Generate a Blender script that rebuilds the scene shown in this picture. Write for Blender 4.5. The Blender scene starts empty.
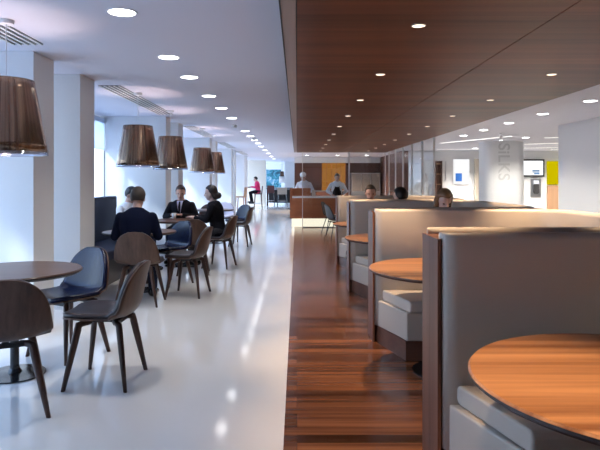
import bpy, bmesh, math, random
from mathutils import Vector, Matrix
random.seed(7)
S = bpy.context.scene
C = S.collection
PI = math.pi
R = math.radians
H = 1.37            # eye height
F = 583.0           # focal length in pixels of the 600 wide frame
ZC = 2.51           # white ceiling
ZW = 2.21           # lowered timber ceiling

# ------------------------------------------------------------------ materials
def new_mat(name):
    m = bpy.data.materials.new(name); m.use_nodes = True
    return m, m.node_tree.nodes, m.node_tree.links, m.node_tree.nodes['Principled BSDF']

def plain(name, col, rough=.5, metal=0., spec=.5, bump=0., bscale=80, var=.06, coat=0., sheen=0.):
    m, N, L, b = new_mat(name)
    tc = N.new('ShaderNodeTexCoord'); no = N.new('ShaderNodeTexNoise')
    no.inputs['Scale'].default_value = bscale; no.inputs['Detail'].default_value = 3
    L.new(tc.outputs['Object'], no.inputs['Vector'])
    mx = N.new('ShaderNodeMix'); mx.data_type = 'RGBA'
    a = [max(0, c*(1-var)) for c in col]; z = [min(1, c*(1+var)) for c in col]
    mx.inputs['A'].default_value = (*a, 1); mx.inputs['B'].default_value = (*z, 1)
    L.new(no.outputs['Fac'], mx.inputs['Factor']); L.new(mx.outputs['Result'], b.inputs['Base Color'])
    b.inputs['Roughness'].default_value = rough; b.inputs['Metallic'].default_value = metal
    b.inputs['Specular IOR Level'].default_value = spec
    if coat: b.inputs['Coat Weight'].default_value = coat; b.inputs['Coat Roughness'].default_value = .08
    if sheen: b.inputs['Sheen Weight'].default_value = sheen
    if bump:
        bp = N.new('ShaderNodeBump'); bp.inputs['Strength'].default_value = bump; bp.inputs['Distance'].default_value = .004
        L.new(no.outputs['Fac'], bp.inputs['Height']); L.new(bp.outputs['Normal'], b.inputs['Normal'])
    return m

def wood(name, dark, light, axis='X', fine=30., rough=.35, spec=.5, plank=None, pvar=.5, coat=0., amp=1.):
    m, N, L, b = new_mat(name)
    tc = N.new('ShaderNodeTexCoord'); mp = N.new('ShaderNodeMapping')
    sc = {'X': (.035, 1, 1), 'Y': (1, .035, 1), 'Z': (1, 1, .035)}[axis]
    mp.inputs['Scale'].default_value = sc
    L.new(tc.outputs['Object'], mp.inputs['Vector'])
    n1 = N.new('ShaderNodeTexNoise'); n1.inputs['Scale'].default_value = fine; n1.inputs['Detail'].default_value = 5
    n1.inputs['Roughness'].default_value = .6; n1.inputs['Distortion'].default_value = .4
    L.new(mp.outputs['Vector'], n1.inputs['Vector'])
    n2 = N.new('ShaderNodeTexNoise'); n2.inputs['Scale'].default_value = fine*.22; n2.inputs['Detail'].default_value = 2
    L.new(mp.outputs['Vector'], n2.inputs['Vector'])
    ad = N.new('ShaderNodeMath'); ad.operation = 'ADD'
    L.new(n1.outputs['Fac'], ad.inputs[0]); L.new(n2.outputs['Fac'], ad.inputs[1])
    mr = N.new('ShaderNodeMapRange'); mr.inputs['From Min'].default_value = 1-.32/amp; mr.inputs['From Max'].default_value = 1+.32/amp
    L.new(ad.outputs[0], mr.inputs['Value'])
    mx = N.new('ShaderNodeMix'); mx.data_type = 'RGBA'
    mx.inputs['A'].default_value = (*dark, 1); mx.inputs['B'].default_value = (*light, 1)
    L.new(mr.outputs['Result'], mx.inputs['Factor'])
    out = mx.outputs['Result']
    if plank:
        br = N.new('ShaderNodeTexBrick'); br.offset = .37; br.offset_frequency = 3
        br.inputs['Scale'].default_value = 1; br.inputs['Brick Width'].default_value = plank[0]; br.inputs['Row Height'].default_value = plank[1]
        br.inputs['Mortar Size'].default_value = .0015; br.inputs['Mortar Smooth'].default_value = .3
        br.inputs['Color1'].default_value = (1-pvar,)*3+(1,); br.inputs['Color2'].default_value = (1+pvar*.9,)*3+(1,)
        br.inputs['Mortar'].default_value = (.25, .22, .2, 1)
        mp2 = N.new('ShaderNodeMapping')
        if axis == 'Y': mp2.inputs['Rotation'].default_value = (0, 0, PI/2)
        L.new(tc.outputs['Object'], mp2.inputs['Vector']); L.new(mp2.outputs['Vector'], br.inputs['Vector'])
        mu = N.new('ShaderNodeMix'); mu.data_type = 'RGBA'; mu.blend_type = 'MULTIPLY'; mu.inputs['Factor'].default_value = 1
        L.new(out, mu.inputs['A']); L.new(br.outputs['Color'], mu.inputs['B']); out = mu.outputs['Result']
    L.new(out, b.inputs['Base Color'])
    b.inputs['Roughness'].default_value = rough; b.inputs['Specular IOR Level'].default_value = spec
    if coat: b.inputs['Coat Weight'].default_value = coat; b.inputs['Coat Roughness'].default_value = .12
    return m

def glow(name, col, strength):
    m, N, L, b = new_mat(name)
    e = N.new('ShaderNodeEmission'); e.inputs['Color'].default_value = (*col, 1); e.inputs['Strength'].default_value = strength
    L.new(e.outputs[0], N['Material Output'].inputs['Surface']); N.remove(b)
    return m

def glass(name, tint=(1, 1, 1), refl=.1, rough=.02):
    m, N, L, b = new_mat(name); N.remove(b)
    t = N.new('ShaderNodeBsdfTransparent'); t.inputs['Color'].default_value = (*tint, 1)
    g = N.new('ShaderNodeBsdfGlossy'); g.inputs['Roughness'].default_value = rough
    fr = N.new('ShaderNodeLayerWeight'); fr.inputs['Blend'].default_value = .35
    mu = N.new('ShaderNodeMath'); mu.operation = 'MULTIPLY_ADD'; mu.inputs[1].default_value = .16; mu.inputs[2].default_value = refl*.4
    L.new(fr.outputs['Fresnel'], mu.inputs[0])
    mx = N.new('ShaderNodeMixShader'); L.new(mu.outputs[0], mx.inputs[0]); L.new(t.outputs[0], mx.inputs[1]); L.new(g.outputs[0], mx.inputs[2])
    L.new(mx.outputs[0], N['Material Output'].inputs['Surface'])
    return m

def fabric_translucent(name, col, amt=.5):
    m, N, L, b = new_mat(name)
    b.inputs['Base Color'].default_value = (*col, 1); b.inputs['Roughness'].default_value = .8
    t = N.new('ShaderNodeBsdfTranslucent'); t.inputs['Color'].default_value = (*col, 1)
    mx = N.new('ShaderNodeMixShader'); mx.inputs[0].default_value = amt
    L.new(b.outputs[0], mx.inputs[1]); L.new(t.outputs[0], mx.inputs[2])
    L.new(mx.outputs[0], N['Material Output'].inputs['Surface'])
    return m

def shade_mat():
    m, N, L, b = new_mat('bronze pleated shade')
    tc = N.new('ShaderNodeTexCoord'); sp = N.new('ShaderNodeSeparateXYZ'); L.new(tc.outputs['Object'], sp.inputs[0])
    at = N.new('ShaderNodeMath'); at.operation = 'ARCTAN2'; L.new(sp.outputs['Y'], at.inputs[0]); L.new(sp.outputs['X'], at.inputs[1])
    no = N.new('ShaderNodeTexNoise'); no.noise_dimensions = '1D'; no.inputs['Scale'].default_value = 5; no.inputs['Detail'].default_value = 3
    L.new(at.outputs[0], no.inputs['W'])
    mr = N.new('ShaderNodeMapRange'); mr.inputs['From Min'].default_value = .3; mr.inputs['From Max'].default_value = .7; L.new(no.outputs['Fac'], mr.inputs['Value'])
    mx = N.new('ShaderNodeMix'); mx.data_type = 'RGBA'; mx.inputs['A'].default_value = (.13, .09, .07, 1); mx.inputs['B'].default_value = (.42, .29, .19, 1)
    L.new(mr.outputs['Result'], mx.inputs['Factor']); L.new(mx.outputs['Result'], b.inputs['Base Color'])
    b.inputs['Metallic'].default_value = .9; b.inputs['Roughness'].default_value = .2
    bp = N.new('ShaderNodeBump'); bp.inputs['Strength'].default_value = .35; bp.inputs['Distance'].default_value = .01
    L.new(no.outputs['Fac'], bp.inputs['Height']); L.new(bp.outputs['Normal'], b.inputs['Normal'])
    t = N.new('ShaderNodeBsdfTranslucent'); t.inputs['Color'].default_value = (.60, .25, .15, 1)
    ms = N.new('ShaderNodeMixShader'); ms.inputs[0].default_value = .10
    L.new(b.outputs[0], ms.inputs[1]); L.new(t.outputs[0], ms.inputs[2]); L.new(ms.outputs[0], N['Material Output'].inputs['Surface'])
    return m

def art_mat():
    m, N, L, b = new_mat('abstract teal print')
    tc = N.new('ShaderNodeTexCoord'); no = N.new('ShaderNodeTexNoise'); no.inputs['Scale'].default_value = 3.2; no.inputs['Detail'].default_value = 4
    no.inputs['Distortion'].default_value = 1.2
    L.new(tc.outputs['Object'], no.inputs['Vector'])
    r = N.new('ShaderNodeValToRGB'); e = r.color_ramp.elements
    e[0].position = .35; e[0].color = (.01, .06, .10, 1); e[1].position = .65; e[1].color = (.35, .46, .48, 1)
    k = e.new(.48); k.color = (.02, .2, .24, 1); k = e.new(.56); k.color = (.1, .25, .36, 1)
    L.new(no.outputs['Fac'], r.inputs[0]); L.new(r.outputs[0], b.inputs['Base Color']); b.inputs['Roughness'].default_value = .5
    return m

M = {}
M['wall'] = plain('white painted plaster', (.80, .80, .80), .6, bump=.05, bscale=60, var=.015)
M['pier'] = plain('pale grey painted plaster', (.76, .75, .74), .55, bump=.05, bscale=60, var=.015)
M['beigewall'] = plain('warm beige plaster', (.80, .72, .60), .6, var=.02)
M['ceil'] = plain('matt ceiling paint', (.70, .69, .76), .7, var=.01)
M['floor'] = plain('polished white resin floor', (.82, .80, .77), .085, spec=.45, var=.02, bscale=3)
M['woodfloor'] = wood('walnut strip floor', (.045, .015, .008), (.25, .098, .043), 'X', 24, .2, .5, plank=(1.9, .095), pvar=.58)
M['woodceil'] = wood('walnut veneer ceiling panel', (.066, .017, .008), (.18, .055, .024), 'X', 16, .4, .08, plank=(30, .6), pvar=.12)
M['wood_end'] = wood('walnut booth shell', (.11, .045, .030), (.24, .11, .07), 'Z', 22, .35, .35)
M['wood_plinth'] = wood('dark walnut plinth', (.085, .040, .028), (.16, .075, .05), 'X', 26, .3, .5)
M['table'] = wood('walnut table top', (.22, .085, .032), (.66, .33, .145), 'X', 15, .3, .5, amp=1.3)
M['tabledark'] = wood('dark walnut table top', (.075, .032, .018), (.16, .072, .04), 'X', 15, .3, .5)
M['tabledge'] = plain('dark table edge', (.05, .03, .025), .4)
M['chairwood'] = wood('walnut chair shell', (.058, .030, .021), (.135, .075, .051), 'Z', 30, .38, .35)
M['chairleg'] = wood('dark walnut chair leg', (.035, .015, .010), (.075, .034, .022), 'Z', 30, .35, .45)
M['counterwood'] = wood('warm veneer counter', (.30, .095, .04), (.48, .18, .08), 'X', 14, .4, .4)
M['leather'] = plain('cream leather', (.50, .455, .40), .4, spec=.45, bump=.1, bscale=160, var=.03)
M['navy'] = plain('navy leather', (.005, .009, .036), .27, spec=.35, bump=.08, bscale=160)
M['brownleather'] = plain('dark brown leather', (.022, .014, .014), .36, spec=.45, bump=.08, bscale=160)
M['pale'] = plain('pale lilac upholstery', (.55, .56, .68), .5)
M['banquette'] = plain('slate navy banquette cloth', (.014, .021, .055), .6, spec=.25, bump=.1, bscale=200)
M['black'] = plain('black lacquered steel', (.012, .012, .014), .18, spec=.6)
M['blackmat'] = plain('matt black plastic', (.02, .02, .022), .5)
M['metal'] = plain('brushed steel', (.55, .56, .58), .3, 1.0, var=.05)
M['steel2'] = plain('dull steel door', (.22, .20, .19), .45, .6)
M['white'] = plain('white lacquer', (.8, .8, .8), .35, var=.01)
M['frame'] = plain('white window frame', (.7, .72, .75), .4, var=.01)
M['dark'] = plain('dark brown kitchen wall', (.09, .034, .022), .4)
M['gap'] = plain('dark shadow gap strip', (.008, .008, .01), .6)
M['slot'] = plain('dark vent slot', (.03, .03, .035), .6)
M['trimsheen'] = wood('walnut edge with painted window sheen', (.19, .12, .10), (.27, .175, .14), 'Y', 20, .35, .5)  # same walnut as the ceiling; window reflection painted in as a paler tone
M['glass'] = glass('clear glass', (.97, .98, .98), .12)
M['pane'] = glass('window glass', (.98, .99, 1), .08)
M['edge'] = plain('pale glass edge strip', (.75, .74, .72), .2, spec=.6)
M['blind'] = fabric_translucent('pale roller blind', (.85, .90, .97), .7)
M['shade'] = shade_mat()
M['rim'] = glass('clear shade rim', (.82, .86, .95), .5, .1)
M['lamp_cool'] = glow('lit downlight disc', (.98, .98, 1.0), 13)
M['lamp_warm'] = glow('lit warm downlight disc', (1, .80, .6), 2.6)
M['bulb'] = glow('lit pendant bulb', (1, .78, .68), 10)
M['striplight'] = glow('lit ceiling strip', (1, .97, .92), 2.6)
M['underglow'] = glow('lit counter base', (1, .93, .74), 1.15)
M['amber'] = glow('backlit amber panel', (.58, .24, .05), .6)
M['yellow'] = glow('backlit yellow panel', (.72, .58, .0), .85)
M['screen'] = glow('lit screen', (.95, .97, 1), 1.15)
M['poster'] = glow('glowing poster sheet', (1, 1, 1), 1.0)  # sheet is made emissive; its brightness is put in as glow
M['blue'] = plain('blue print', (.02, .14, .52), .4, var=.05)
M['steelblue'] = plain('blue screen mark', (.08, .25, .55), .4)
M['art'] = art_mat()
M['greyletter'] = plain('grey lettering', (.6, .6, .6), .5)
M['beige'] = plain('beige panel', (.62, .56, .46), .6)
M['counterwhite'] = plain('white solid counter top', (.85, .85, .83), .3, var=.01)
M['tan'] = wood('light oak panel', (.40, .22, .12), (.52, .31, .18), 'Z', 20, .5)
M['skin'] = plain('skin', (.55, .33, .25), .5, bscale=30, var=.05)
M['skinpale'] = plain('pale skin', (.62, .42, .35), .5, bscale=30, var=.05)
M['hairdark'] = plain('dark hair', (.012, .010, .010), .5, bump=.3, bscale=220)
M['hairbrown'] = plain('brown hair', (.05, .028, .018), .5, bump=.3, bscale=220)
M['hairgrey'] = plain('cropped greying hair', (.05, .038, .032), .7, bump=.3, bscale=260)
M['hairblond'] = plain('blonde streaked hair', (.17, .10, .05), .5, bump=.3, bscale=120, var=.6)
M['sweater'] = plain('navy knit', (.006, .009, .026), .9, spec=.1, bump=.3, bscale=300)
M['suit'] = plain('black suit cloth', (.009, .009, .013), .9, spec=.1, bump=.2, bscale=300)
M['shirt'] = plain('white shirt cloth', (.72, .74, .78), .8, bump=.1, bscale=100)
M['lilacshirt'] = plain('pale lilac shirt', (.55, .55, .72), .8)
M['trouser'] = plain('grey blue trousers', (.022, .028, .05), .9, spec=.1)
M['pink'] = plain('bright pink knit', (.75, .03, .16), .8)
M['eye'] = plain('eye', (.03, .02, .02), .2)
M['lip'] = plain('lips', (.30, .10, .09), .5)
M['beigechair'] = plain('beige chair cloth', (.42, .34, .27), .7)
M['redbrown'] = plain('red brown leather', (.10, .03, .03), .4)
M['charcoal'] = plain('charcoal laminate', (.03, .03, .035), .3)
M['skirt'] = plain('patterned dark skirt', (.03, .03, .034), .9, spec=.1, bscale=22, var=.95)

# ------------------------------------------------------------------ mesh helpers
def obj(name, bm, mat, parent=None, smooth=False, bevel=0, loc=None):
    me = bpy.data.meshes.new(name)
    bmesh.ops.recalc_face_normals(bm, faces=bm.faces)
    bm.to_mesh(me); bm.free()
    for mm in (mat if isinstance(mat, (list, tuple)) else [mat]): me.materials.append(mm)
    o = bpy.data.objects.new(name, me); C.objects.link(o)
    if parent: o.parent = parent
    if loc: o.location = loc
    if smooth:
        for p in me.polygons: p.use_smooth = True
    if bevel:
        b = o.modifiers.new('bevel', 'BEVEL'); b.width = bevel; b.segments = 3; b.limit_method = 'ANGLE'
        b.harden_normals = False
    return o

def tag(o, label, cat, group=None, kind=None):
    o['label'] = label; o['category'] = cat
    if group: o['group'] = group
    if kind: o['kind'] = kind
    return o

def thing(name, label, cat, loc=(0, 0, 0), rz=0., group=None):
    o = bpy.data.objects.new(name, None); C.objects.link(o)
    o.empty_display_size = .1
    o.location = loc; o.rotation_euler = (0, 0, rz)
    return tag(o, label, cat, group)

def struct(name, bm, mat, parent=None, **k):
    o = obj(name, bm, mat, parent, **k)
    if parent is None: o['kind'] = 'structure'
    return o

def copy_tree(o, parent=None):
    c = o.copy(); C.objects.link(c)
    if parent: c.parent = parent
    for ch in list(o.children): copy_tree(ch, c)
    return c

def BM(): return bmesh.new()

def box(bm, x0, x1, y0, y1, z0, z1):
    v = [bm.verts.new((x, y, z)) for z in (z0, z1) for y in (y0, y1) for x in (x0, x1)]
    for f in ((0, 2, 3, 1), (4, 5, 7, 6), (0, 1, 5, 4), (2, 6, 7, 3), (0, 4, 6, 2), (1, 3, 7, 5)):
        bm.faces.new([v[i] for i in f])
    return bm

def lathe(bm, prof, seg=48, c=(0, 0, 0), closed=False):
    """prof: list of (r, z); ends with r>0 are capped"""
    rings = []
    for r, z in prof:
        if r < 1e-6: rings.append([bm.verts.new((c[0], c[1], c[2]+z))])
        else: rings.append([bm.verts.new((c[0]+r*math.cos(2*PI*i/seg), c[1]+r*math.sin(2*PI*i/seg), c[2]+z)) for i in range(seg)])
    pairs = list(zip(rings[:-1], rings[1:]))
    if closed: pairs.append((rings[-1], rings[0]))
    for a, b in pairs:
        for i in range(seg):
            j = (i+1) % seg
            if len(a) == 1 and len(b) == 1: continue
            if len(a) == 1: bm.faces.new((a[0], b[i], b[j]))
            elif len(b) == 1: bm.faces.new((a[i], b[0], a[j]))
            else: bm.faces.new((a[i], a[j], b[j], b[i]))
    if not closed:
        if len(rings[0]) > 1: bm.faces.new(rings[0][::-1])
        if len(rings[-1]) > 1: bm.faces.new(rings[-1])
    return bm

def capsule(bm, p, q, r0, r1, seg=12):
    p, q = Vector(p), Vector(q); d = q-p
    L_ = d.length
    if L_ < 1e-6: d = Vector((0, 0, 1))
    d.normalize()
    rot = d.to_track_quat('Z', 'Y').to_matrix()
    prof = []
    for i in range(5): a = -PI/2+PI/2*i/4; prof.append((r0*math.cos(a), r0*math.sin(a)))
    for i in range(5): a = PI/2*i/4; prof.append((r1*math.cos(a), L_+r1*math.sin(a)))
    rings = []
    for k, (r, z) in enumerate(prof):
        if k in (0, len(prof)-1): rings.append([bm.verts.new(p+rot @ Vector((0, 0, z)))])
        else: rings.append([bm.verts.new(p+rot @ Vector((r*math.cos(2*PI*i/seg), r*math.sin(2*PI*i/seg), z))) for i in range(seg)])
    for a, b in zip(rings[:-1], rings[1:]):
        for i in range(seg):
            j = (i+1) % seg
            if len(a) == 1: bm.faces.new((a[0], b[j], b[i]))
            elif len(b) == 1: bm.faces.new((a[i], a[j], b[0]))
            else: bm.faces.new((a[i], a[j], b[j], b[i]))
    return bm

def ellip(bm, c, r, mat=None, seg=20, rings=14, fn=None):
    vs = []
    for k in range(rings+1):
        th = PI*k/rings
        n = 1 if k in (0, rings) else seg
        row = []
        for i in range(n):
            ph = 2*PI*i/seg
            d = Vector((math.sin(th)*math.cos(ph), math.sin(th)*math.sin(ph), math.cos(th)))
            s = fn(d) if fn else 1
            p = Vector((d.x*r[0]*s, d.y*r[1]*s, d.z*r[2]*s))+Vector(c)
            if mat: p = mat @ p
            row.append(bm.verts.new(p))
        vs.append(row)
    for a, b in zip(vs[:-1], vs[1:]):
        for i in range(seg):
            j = (i+1) % seg
            if len(a) == 1: bm.faces.new((a[0], b[i], b[j]))
            elif len(b) == 1: bm.faces.new((a[i], b[0], a[j]))
            else: bm.faces.new((a[i], b[i], b[j], a[j]))
    return bm

def loft(bm, rings):
    """rings of equal-length point lists, capped"""
    vr = [[bm.verts.new(p) for p in r] for r in rings]
    n = len(vr[0])
    for a, b in zip(vr[:-1], vr[1:]):
        for i in range(n):
            j = (i+1) % n
            bm.faces.new((a[i], a[j], b[j], b[i]))
    bm.faces.new(vr[0][::-1]); bm.faces.new(vr[-1])
    return bm

def remeshed(name, bm, mat, voxel, parent=None, smooth=4):
    o = obj(name, bm, mat, parent)
    md = o.modifiers.new('r', 'REMESH'); md.mode = 'VOXEL'; md.voxel_size = voxel; md.use_smooth_shade = True
    if smooth:
        sm = o.modifiers.new('s', 'SMOOTH'); sm.iterations = smooth; sm.factor = .5
    dg = bpy.context.evaluated_depsgraph_get()
    me = bpy.data.meshes.new_from_object(o.evaluated_get(dg))
    o.modifiers.clear(); old = o.data; o.data = me; bpy.data.meshes.remove(old)
    if not me.materials: me.materials.append(mat)
    for p in me.polygons: p.use_smooth = True
    return o

# ------------------------------------------------------------------ room shell
XL = -3.35; XP = -2.31
bm = BM(); box(bm, -3.6, 12, -4.2, 40, -.1, 0); struct('floor', bm, M['floor'])
bm = BM(); box(bm, -.07, 2.66, -4, 17.36, 0, .005); struct('floor_timber', bm, M['woodfloor'])
bm = BM(); box(bm, -3.6, 12, -4.2, 40, ZC, ZC+.1); struct('ceiling', bm, M['ceil'])
bm = BM(); box(bm, 0, 1.317, -4, 17.2, ZW, ZC-.002); box(bm, 1.323, 2.63, -4, 17.2, ZW, ZC-.002)
box(bm, 1.31, 1.33, -4, 17.19, ZW+.012, ZC-.002)
struct('ceiling_timber', bm, M['woodceil'])
bm = BM(); box(bm, -.078, -.006, -4, 17.2, ZW+.004, ZC-.002); struct('trim_1', bm, M['trimsheen'])
bm = BM(); box(bm, -.086, -.078, -4, 17.2, ZW, ZC-.002); box(bm, -.006, 0, -4, 17.19, ZW+.02, ZC-.002); struct('trim_2', bm, M['gap'])
# window wall: spandrels above and below the glass, piers in pairs
PAIR = [(5.11+5.15*k, 5.54+5.15*k, 6.21+5.15*k, 6.65+5.15*k) for k in range(-1, 5)]
bm = BM(); box(bm, -3.6, XL-.12, -4.2, 32, 0, .12); box(bm, -3.6, XL-.12, -4.2, 32, 2.46, ZC); struct('wall_left', bm, M['wall'])
n = 0
for a, b, c, d in PAIR:
    for p, q in ((a, b), (c, d)):
        n += 1
        bm = BM(); box(bm, XL-.2, XP, p, q, 0, ZC-.001); struct('wall_pier_%d' % n, bm, M['pier'])
bays = []
for k in range(-1, 5):
    a, b, c, d = PAIR[k+1]
    bays.append((b, c, 1)); bays.append((d, d+3.61, 4))
for i, (y0, y1, nm) in enumerate(bays):
    bm = BM(); x0, x1 = XL-.1, XL-.04
    y1 = min(y1, 31.9)
    box(bm, x0, x1, y0, y1, .12, .2); box(bm, x0, x1, y0, y1, 2.38, 2.46)
    for j in range(nm+1):
        y = y0+(y1-y0)*j/nm
        lo, hi = max(y0, y-.03), min(y1, y+.03)
        box(bm, x0, x1, lo, hi, .2, 2.38)
    w = struct('window_%d' % (i+1), bm, M['frame'])
    bm = BM(); box(bm, XL-.075, XL-.068, y0+.01, y1-.01, .15, 2.42); obj('pane', bm, M['pane'], w)
    if nm > 1:
        bm = BM(); box(bm, XL-.03, XL-.027, y0+.03, y1-.03, 1.93, 2.46); box(bm, XL-.035, XL-.02, y0+.03, y1-.03, 1.915, 1.935)
        obj('roller_blind', bm, M['blind'], w)
# end walls
bm = BM(); box(bm, -3.6, XL, -4.2, PAIR[0][0], 0, ZC); struct('wall_left_lightblock', bm, M['wall'])  # unseen wall, put in to shut out daylight behind the camera
bm = BM(); box(bm, -3.6, -1.72, 32, 32.5, 0, ZC); struct('wall_end', bm, M['beigewall'])
bm = BM(); box(bm, -3.6, 1, 38, 38.2, 0, ZC); struct('wall_far', bm, M['wall'])
bm = BM(); box(bm, -.72, -.12, 34.2, 38, 0, ZC); struct('wall_inner', bm, M['wall'])
bm = BM(); box(bm, -.12, 4.2, 28, 28.2, 0, 2.235); struct('wall_kitchen', bm, M['dark'])
bm = BM(); box(bm, -.12, 4.2, 27.95, 28.2, 2.235, ZC); struct('wall_bulkhead', bm, M['wall'])
bm = BM(); box(bm, 4.0, 4.2, 22, 28, 0, ZC); struct('wall_kitchen_side', bm, M['dark'])
bm = BM(); box(bm, 4.2, 12, 22, 22.2, 0, ZC); struct('wall_back', bm, M['wall'])
bm = BM(); box(bm, 5.38, 5.6, -4.2, 12, 0, ZC); struct('wall_right', bm, M['wall'])
bm = BM(); box(bm, 12, 12.2, -4.2, 22.2, 0, ZC); struct('wall_outer', bm, M['wall'])
bm = BM(); box(bm, -3.6, 12, -4.4, -4.2, 0, ZC); struct('wall_rear', bm, M['wall'])
# rounded column
bm = BM()
def rrect(x0, x1, y0, y1, r, z, n=8):
    pts = []
    for cx, cy, a0 in ((x1-r, y1-r, 0), (x0+r, y1-r, 90), (x0+r, y0+r, 180), (x1-r, y0+r, 270)):
        for i in range(n+1):
            a = R(a0+90*i/n); pts.append((cx+r*math.cos(a), cy+r*math.sin(a), z))
    return pts
loft(bm, [rrect(5.38, 6.55, 16.6, 17.5, .3, 0), rrect(5.38, 6.55, 16.6, 17.5, .3, ZC-.001)])
struct('wall_column', bm, M['white'], smooth=False)
# lettering that runs down the column
cu = bpy.data.curves.new('letters', 'FONT'); cu.body = 'SiLKS'; cu.size = .46; cu.extrude = .006; cu.offset = .006; cu.align_x = 'LEFT'; cu.space_character = 1.02
tmp = bpy.data.objects.new('tmp', cu); C.objects.link(tmp)
dg = bpy.context.evaluated_depsgraph_get(); me = bpy.data.meshes.new_from_object(tmp.evaluated_get(dg)); bpy.data.objects.remove(tmp)
me.materials.clear(); me.materials.append(M['greyletter'])
o = bpy.data.objects.new('wall_lettering', me); C.objects.link(o)
o.matrix_world = Matrix.Translation((5.74, 16.594, 2.45)) @ Matrix.Rotation(R(90), 4, 'X') @ Matrix.Rotation(R(-90), 4, 'Z')
tag(o, 'large grey letters running down the rounded white column', 'lettering')

# ------------------------------------------------------------------ ceiling fittings
def spot(parent, loc, energy, col, size=110, blend=.6, radius=.05):
    l = bpy.data.lights.new('lamp', 'SPOT'); l.energy = energy; l.color = col; l.spot_size = R(size); l.spot_blend = blend; l.shadow_soft_size = radius
    o = bpy.data.objects.new('lamp', l); C.objects.link(o); o.parent = parent; o.location = loc
    return o
def downlight(x, y, z, r, lamp, label, group, energy, col, size):
    t = thing('downlight', label, 'downlight', (x, y, z), 0, group)
    bm = BM(); lathe(bm, [(r, -.001), (r*1.12, -.001), (r*1.13, -.006), (r*1.0, -.006)], 32, closed=True); obj('trim_ring', bm, M['white'] if lamp == 'lamp_cool' else M['metal'], t)
    bm = BM(); lathe(bm, [(0, -.002), (r*1.01, -.002), (r*1.01, -.004), (0, -.005)], 32); obj('lens', bm, M[lamp], t)
    if energy: spot(t, (0, 0, -.03), energy, col, size, .7, r*.8)
    return t
ordn = ['nearest', 'second', 'third', 'fourth', 'fifth', 'sixth', 'seventh', 'eighth', 'ninth', 'tenth', 'eleventh', 'twelfth', 'thirteenth', 'fourteenth', 'farthest']
YL = [3.93, 5.36, 6.39, 7.8, 9.1, 10.55, 13.3, 14.8, 16.2, 17.6, 19.2, 21.5, 24, 26.8, 30]
for i, y in enumerate(YL):
    downlight(-1.18, y, ZC, .09, 'lamp_cool', 'round lit downlight, %s in the row along the white ceiling on the left' % ordn[i],
              'downlights along the left white ceiling', 46 if y < 12 else 60, (1, .95, .88), 105)
YT = [1.7, 3.14, 4.58, 6.03, 7.5, 8.95, 10.4, 11.9, 13.35, 14.8, 16.25]  # last three of each row are added to warm the counter
for x, nm in ((.655, 'left'), (2.0, 'right')):
    for i, y in enumerate(YT):
        px = 297+x*F/y; py = 181-.84*F/y
        lab = 'small warm downlight, %s of the %s row in the walnut ceiling' % (ordn[max(0, i-(1 if nm == 'left' else 3))] if i < 11 else 'farthest', nm)
        if not (0 < px < 600 and 0 < py): lab = 'small warm downlight in the walnut ceiling above the camera, %s row, %s' % (nm, ordn[i])
        downlight(x, y, ZW, .035, 'lamp_warm', lab, 'downlights in the walnut ceiling', (240 if nm == 'right' else 170) if i == 2 else (145 if i == 0 else 120), (1, .68, .42), 62)
for i, y in enumerate([8.29, 9.89, 11.46, 13.03, 14.6]):
    downlight(4.17, y, ZC, .09, 'lamp_cool', 'round lit downlight, %s along the right white ceiling' % ordn[i], 'downlights along the right white ceiling', 130, (1, .94, .85), 125)
for i, x in enumerate((.45, 1.8, 3.1)):
    downlight(x, 25.9, ZC, .09, 'lamp_cool', 'downlight above the kitchen counter, %s from the left' % ordn[i].replace('nearest', 'first'), 'kitchen downlights', 330, (1, .74, .5), 110)
for i, (x0, y0, x1, y1) in enumerate([(4.3, 17.5, 5.42, 14.8), (5.0, 20.8, 6.6, 20.8), (6.95, 18, 8.0, 17.4), (6.5, 15.3, 7.4, 15.0), (7.4, 20.2, 9.0, 19.8), (9.2, 21.2, 10.2, 20.0)]):
    d = Vector((x1-x0, y1-y0, 0)); L_ = d.length
    t = thing('linear_light', 'lit strip recessed in the right white ceiling, %s of six' % ordn[i].replace('nearest', 'first'), 'strip light', ((x0+x1)/2, (y0+y1)/2, ZC), math.atan2(d.y, d.x), 'strip lights in the right ceiling')
    bm = BM(); box(bm, -L_/2, L_/2, -.06, .06, -.006, -.001); obj('diffuser', bm, M['striplight'], t)
    bm = BM(); box(bm, -L_/2-.02, L_/2+.02, .06, .08, -.008, -.001); box(bm, -L_/2-.02, L_/2+.02, -.08, -.06, -.008, -.001); obj('frame', bm, M['white'], t)
# first three are added to brighten the back wall; the fourth is a real fitting
for i, (x, y) in enumerate([(7.6, 20.3), (9.4, 20.3), (6.2, 20.3), (6.0, 15.3)]):
    downlight(x, y, ZC, .09, 'lamp_cool', 'round downlight in the ceiling behind the lettered column, %s' % ('right', 'far right, added to light the wall', 'left', 'just in front')[i], 'downlights behind the column', (450, 450, 450, 300)[i], (1, .94, .85), 140)
# small adjustable spotlight by the column
t = thing('spotlight', 'small adjustable spotlight on the ceiling before the lettered column', 'spotlight', (4.9, 14.0, ZC))
bm = BM(); lathe(bm, [(.05, -.02), (.05, -.001)], 20); obj('base', bm, M['white'], t)
bm = BM(); capsule(bm, (0, 0, -.03), (0, 0, -.05), .012, .012); lathe(bm, [(.035, -.16), (.04, -.05)], 20); obj('head', bm, M['white'], t, smooth=True)
bm = BM(); lathe(bm, [(0, -.163), (.034, -.162), (.034, -.158), (0, -.158)], 20); obj('lens', bm, M['lamp_cool'], t)
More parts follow.
